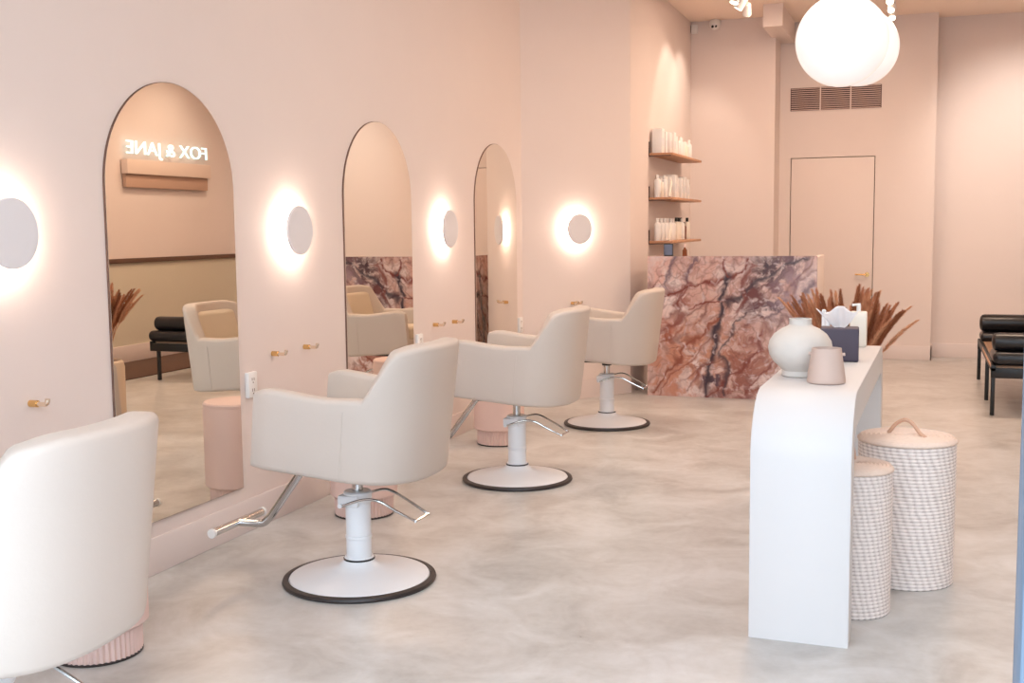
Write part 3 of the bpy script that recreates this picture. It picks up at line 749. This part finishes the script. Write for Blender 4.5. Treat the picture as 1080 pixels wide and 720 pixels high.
# ------------------------------------------------------------------ woven baskets
def wicker(bm, r0, H, rows, nth=200):
    lay = bm.loops.layers.float_color.new('pattern'); sub = 4; rings = []; cols = []
    kk = 40
    for j in range(rows*sub+1):
        z = H*j/(rows*sub); rr = j//sub; ph = (j % sub)/sub; ring = []; cr = []
        for i in range(nth):
            a = 2*pi*i/nth
            wv = .5+.5*sin(kk*a + rr*.9 + 1.6*noise.noise(Vector((cos(a)*4, sin(a)*4, z*14))))
            bulge = sin(pi*ph) if ph > 0 else 0
            r = r0 + .0045*bulge*(.45+.55*wv) - .002
            ring.append(bm.verts.new((r*cos(a), r*sin(a), z)))
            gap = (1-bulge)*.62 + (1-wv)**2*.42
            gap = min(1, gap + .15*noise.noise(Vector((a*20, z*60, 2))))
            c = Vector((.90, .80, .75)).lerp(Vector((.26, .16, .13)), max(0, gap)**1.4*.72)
            cr.append(c)
        rings.append(ring); cols.append(cr)
    for j in range(len(rings)-1):
        for i in range(nth):
            f = bm.faces.new((rings[j][i], rings[j][(i+1) % nth], rings[j+1][(i+1) % nth], rings[j+1][i]))
            cc = (cols[j][i], cols[j][(i+1) % nth], cols[j+1][(i+1) % nth], cols[j+1][i])
            for l, c in zip(f.loops, cc): l[lay] = (c.x, c.y, c.z, 1)
    bm.faces.new(rings[0][::-1]); bm.faces.new(rings[-1])
def lid_mesh(bm, r, th):
    pr = [(r-.002, 0), (r+.006, .003), (r+.007, th*.6), (r, th)]
    k = 10
    for i in range(1, k*3):
        rr = r*(1-i/(k*3)); pr.append((rr, th + .004 + .0030*sin(i*2*pi/3) + .004*(1-(rr/r)**2)))
    pr.append((.002, th+.008))
    lathe(bm, pr, 72, fn=lambda r_, z, a: r_*(1+.004*sin(60*a)))
def basket(loc, r, H, label, hd):
    t = thing('woven_basket', label, 'basket', loc, 0, 'lidded woven baskets')
    obj('basket_body', lambda b: wicker(b, r, H-.02, int((H-.02)/.0135)), M['wicker'], t, angle=80, normals=False)
    obj('foot_ring', lambda b: lathe(b, [(r-.004, 0), (r-.001, .001), (r-.001, .006), (r-.01, .007)], 64), M['brown_rim'], t)
    l = obj('lid', lambda b: lid_mesh(b, r-.001, .015), M['lid'], t, angle=60); l.location = (0, 0, H-.02)
    pts = smoothpath([(-.085, 0, .014), (-.075, 0, .030), (-.045, 0, .065), (-.01, 0, .082), (.022, 0, .070), (.055, 0, .035), (.09, 0, .014)], 6)
    hh = obj('lid_handle', lambda b: tube(b, pts, .0075, 10), M['rope'], l); hh.rotation_euler = (0, 0, radians(hd))
    return t
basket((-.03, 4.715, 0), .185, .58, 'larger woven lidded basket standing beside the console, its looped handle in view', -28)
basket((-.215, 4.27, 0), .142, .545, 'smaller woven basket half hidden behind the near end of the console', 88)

# ------------------------------------------------------------------ black daybed
db = thing('daybed', 'black leather daybed with bolsters at the right edge of the photo', 'daybed', (.515, 8.98, 0))
def fr(b):
    for y in (0, 2.06): box(b, 0, .50, y, y+.035, .28, .355, .003)
    for x in (0, .465): box(b, x, x+.035, 0, 2.09, .33, .375, .003)
obj('frame', fr, M['black_steel'], db)
for y in (0.005, .775, 2.065):
    for x in (0.002, .40): obj('leg', lambda b: box(b, x, x+.03, y, y+.03, 0, .335, .003), M['black_steel'], db)
def deck(b):
    n = 40
    for i in range(n):
        y = .04+2.02*i/n; box(b, .02, .48, y, y+.036, .36+.003*(i % 2), .372+.003*(i % 2), .002, 1)
    for i in range(14):
        x = .03+.42*i/14; box(b, x, x+.03, .03, 2.07, .356, .368)
obj('woven_deck', deck, M['cane'], db)
obj('mattress', lambda b: box(b, .01, .525, -.005, .40, .372, .475, .045, 5), M['black_leather'], db)
obj('mattress', lambda b: box(b, .01, .525, 1.80, 2.08, .372, .450, .035, 5), M['black_leather'], db)
def bolster(b, y, z, r=.068):
    n = 28; pr = []
    xs = [(.006, .3), (.012, .7), (.026, .93), (.05, 1), (.44, 1), (.468, .93), (.480, .7), (.486, .3)]
    rings = [[b.verts.new((x, y+r*k*cos(2*pi*i/n), z+r*k*sin(2*pi*i/n))) for i in range(n)] for x, k in xs]
    for p, q in zip(rings, rings[1:]):
        for i in range(n): b.faces.new((p[i], p[(i+1) % n], q[(i+1) % n], q[i]))
    b.faces.new(rings[0][::-1]); b.faces.new(rings[-1])
obj('bolster', lambda b: bolster(b, .10, .541), M['black_leather'], db)
obj('bolster', lambda b: bolster(b, 1.98, .528, .078), M['black_leather'], db)
obj('strap', lambda b: box(b, -.004, .0, .02, 1.2, .362, .386, .001), M['rope'], db)

rg = obj('floor_rug', lambda b: box(b, 1.22, 2.165, 8.2, 12.0, 0, .012, .004), M['rug']); tag(rg, 'dark brown rug along the right wall, seen only in the nearest mirror', 'rug')

# ------------------------------------------------------------------ globe pendants
def pendant(loc, r, label):
    t = thing('globe_pendant', label, 'pendant lamp', loc, 0, 'opal globe pendants')
    def sph(b): bmesh.ops.create_uvsphere(b, u_segments=64, v_segments=40, radius=r)
    obj('globe', sph, M['globe'], t, angle=180)
    obj('collar', lambda b: lathe(b, [(.035, r-.006), (.035, r+.03), (.02, r+.04)], 24), M['brass'], t)
    obj('cord', lambda b: tube(b, [(0, 0, r+.03), (0, 0, CZ-loc[2])], .003, 8), M['white'], t)
    obj('canopy', lambda b: lathe(b, [(.05, CZ-loc[2]-.02), (.055, CZ-loc[2]-.015), (.055, CZ-loc[2])], 32), M['white'], t)
pendant((-.347, 5.30, 2.229), .200, 'front one of the two white globe pendants')
pendant((-.324, 6.35, 2.348), .200, 'rear globe pendant, half hidden behind the front one')

# ------------------------------------------------------------------ vent, camera, sensor, tracks
vt = thing('air_vent', 'dark slatted air vent high on the back wall above the door', 'vent', (-1.333, 12.5, 2.623))
VW = .922; VH = .24
obj('vent_back', lambda b: box(b, 0, VW, -.003, 0, 0, VH), M['vent'], vt)
obj('vent_frame', lambda b: (box(b, -.008, 0, -.012, 0, -.008, VH+.008), box(b, VW, VW+.008, -.012, 0, -.008, VH+.008), box(b, 0, VW, -.012, 0, -.008, 0), box(b, 0, VW, -.012, 0, VH, VH+.008),
    box(b, VW/3-.006, VW/3+.006, -.012, 0, 0, VH), box(b, 2*VW/3-.006, 2*VW/3+.006, -.012, 0, 0, VH)), M['wall'], vt)
for k in range(3):
    def sl(b):
        for i in range(12):
            z = VH*(i+.5)/12; vv = box(b, VW*k/3+.008, VW*(k+1)/3-.008, -.011, -.004, z-.0026, z+.0026)
    obj('louvre_set', sl, M['stool'], vt)
cm = thing('security_camera', 'small white dome camera on the alcove wall below the ceiling', 'camera', (-2.06, AY, 3.49))
obj('mount', lambda b: tube(b, [(0, 0, .03), (0, -.05, .03)], .055, 24), M['white'], cm)
obj('dome', lambda b: bmesh.ops.create_uvsphere(b, u_segments=24, v_segments=16, radius=.058, matrix=Matrix.Translation((0, -.06, .01))), M['white'], cm)
obj('lens', lambda b: (tube(b, [(-.012, -.10, -.012), (-.012, -.122, -.022)], .013, 14), tube(b, [(.022, -.10, -.012), (.022, -.122, -.022)], .010, 14)), M['black'], cm)
sn = thing('motion_sensor', 'small white motion sensor in the alcove corner under the ceiling', 'sensor', (-2.275, AY, 3.47))
obj('sensor_body', lambda b: box(b, -.035, .03, -.05, 0, -.045, .045, .01, 3), M['white'], sn)
obj('sensor_side', lambda b: box(b, -.038, -.034, -.045, -.005, -.035, .035), M['vent'], sn)
def track_head(loc, aim, label, grp, small=False, bulb=True):
    t = thing('track_spotlight', label, 'spotlight', loc, 0, grp)
    d = (Vector(aim)-Vector(loc)).normalized(); s = .8 if small else 1
    p0 = -d*.07*s; p1 = d*.05*s
    can = obj('lamp_can', lambda b: tube(b, [p0, p0*.8, d*.0, p1], [.02*s, .034*s, .038*s, .040*s], 24), M['white'], t)
    obj('lamp_face', lambda b: tube(b, [p1*1.01, p1*1.08], .033*s, 24), M['bulb'], can)
    obj('stem', lambda b: tube(b, [(0, 0, 0), (0, 0, CZ-.03-loc[2])], .007, 10), M['white'], t)
    obj('adapter', lambda b: box(b, -.02, .02, -.06, .06, CZ-.05-loc[2], CZ-.025-loc[2], .003), M['white'], t)
tr = obj('ceiling_track', lambda b: box(b, -1.545, -1.51, 8.6, 10.9, CZ-.026, CZ, .002), M['white']); tag(tr, 'white ceiling track over the desk, carrying the left spotlights', 'light track')
tr = obj('ceiling_track', lambda b: box(b, -.31, -.275, 9.4, 12.0, CZ-.026, CZ, .002), M['white']); tag(tr, 'white ceiling track carrying the row of three lit spotlights', 'light track')
track_head((-1.53, 10.25, 3.36), (-2.27, 10.4, 2.2), 'track spotlight farther left, turned to the alcove shelves', 'left track spotlights')
track_head((-1.53, 10.62, 3.37), (-1.7, 11.7, 2.0), 'lowest of the track spotlights, hanging next to the ceiling beam', 'left track spotlights')
track_head((-1.44-.09, 9.95, 3.36), (-2.2, 9.4, .8), 'nearest track spotlight at the top edge, left of the beam', 'left track spotlights')
for y, l in ((10.40, 'highest'), (10.80, 'middle'), (11.20, 'lowest')):
    track_head((-.292, y, 3.33), (-.15, y-2.4, .8), l + ' one in the photo of the three lit spotlights right of the globes', 'right track spotlights', True)

# ------------------------------------------------------------------ neon sign on the right wall (seen in the nearest mirror)
ns = thing('neon_sign', 'white neon sign lettering on a pink wall ledge, seen in the nearest mirror', 'sign', (XR, 10.90, 2.205))
obj('ledge', lambda b: box(b, -.10, -.012, -.76, .76, -.155, 0, .004), M['pinkpanel'], ns)
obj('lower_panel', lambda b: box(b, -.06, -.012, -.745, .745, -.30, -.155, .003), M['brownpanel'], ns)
fc = bpy.data.curves.new('lettering', 'FONT'); fc.body = 'FOX & JANE'; fc.size = .27; fc.extrude = .008; fc.align_x = 'CENTER'; fc.offset = -0.001
to = bpy.data.objects.new('tmp', fc); COL.objects.link(to)
bpy.context.view_layer.update()
me = bpy.data.meshes.new_from_object(to); bpy.data.objects.remove(to)
xs = [v.co.x for v in me.vertices]; ys = [v.co.y for v in me.vertices]; wx = max(xs)-min(xs); cx = (max(xs)+min(xs))/2
for v in me.vertices:
    x, y, z = v.co; v.co = Vector((-.07-z, -(x-cx)/wx*1.46, .015+(y-min(ys))/(max(ys)-min(ys))*.19))
me.materials.clear(); me.materials.append(M['neon']); me.name = 'neon_lettering'
lo = bpy.data.objects.new('neon_lettering', me); COL.objects.link(lo); lo.parent = ns
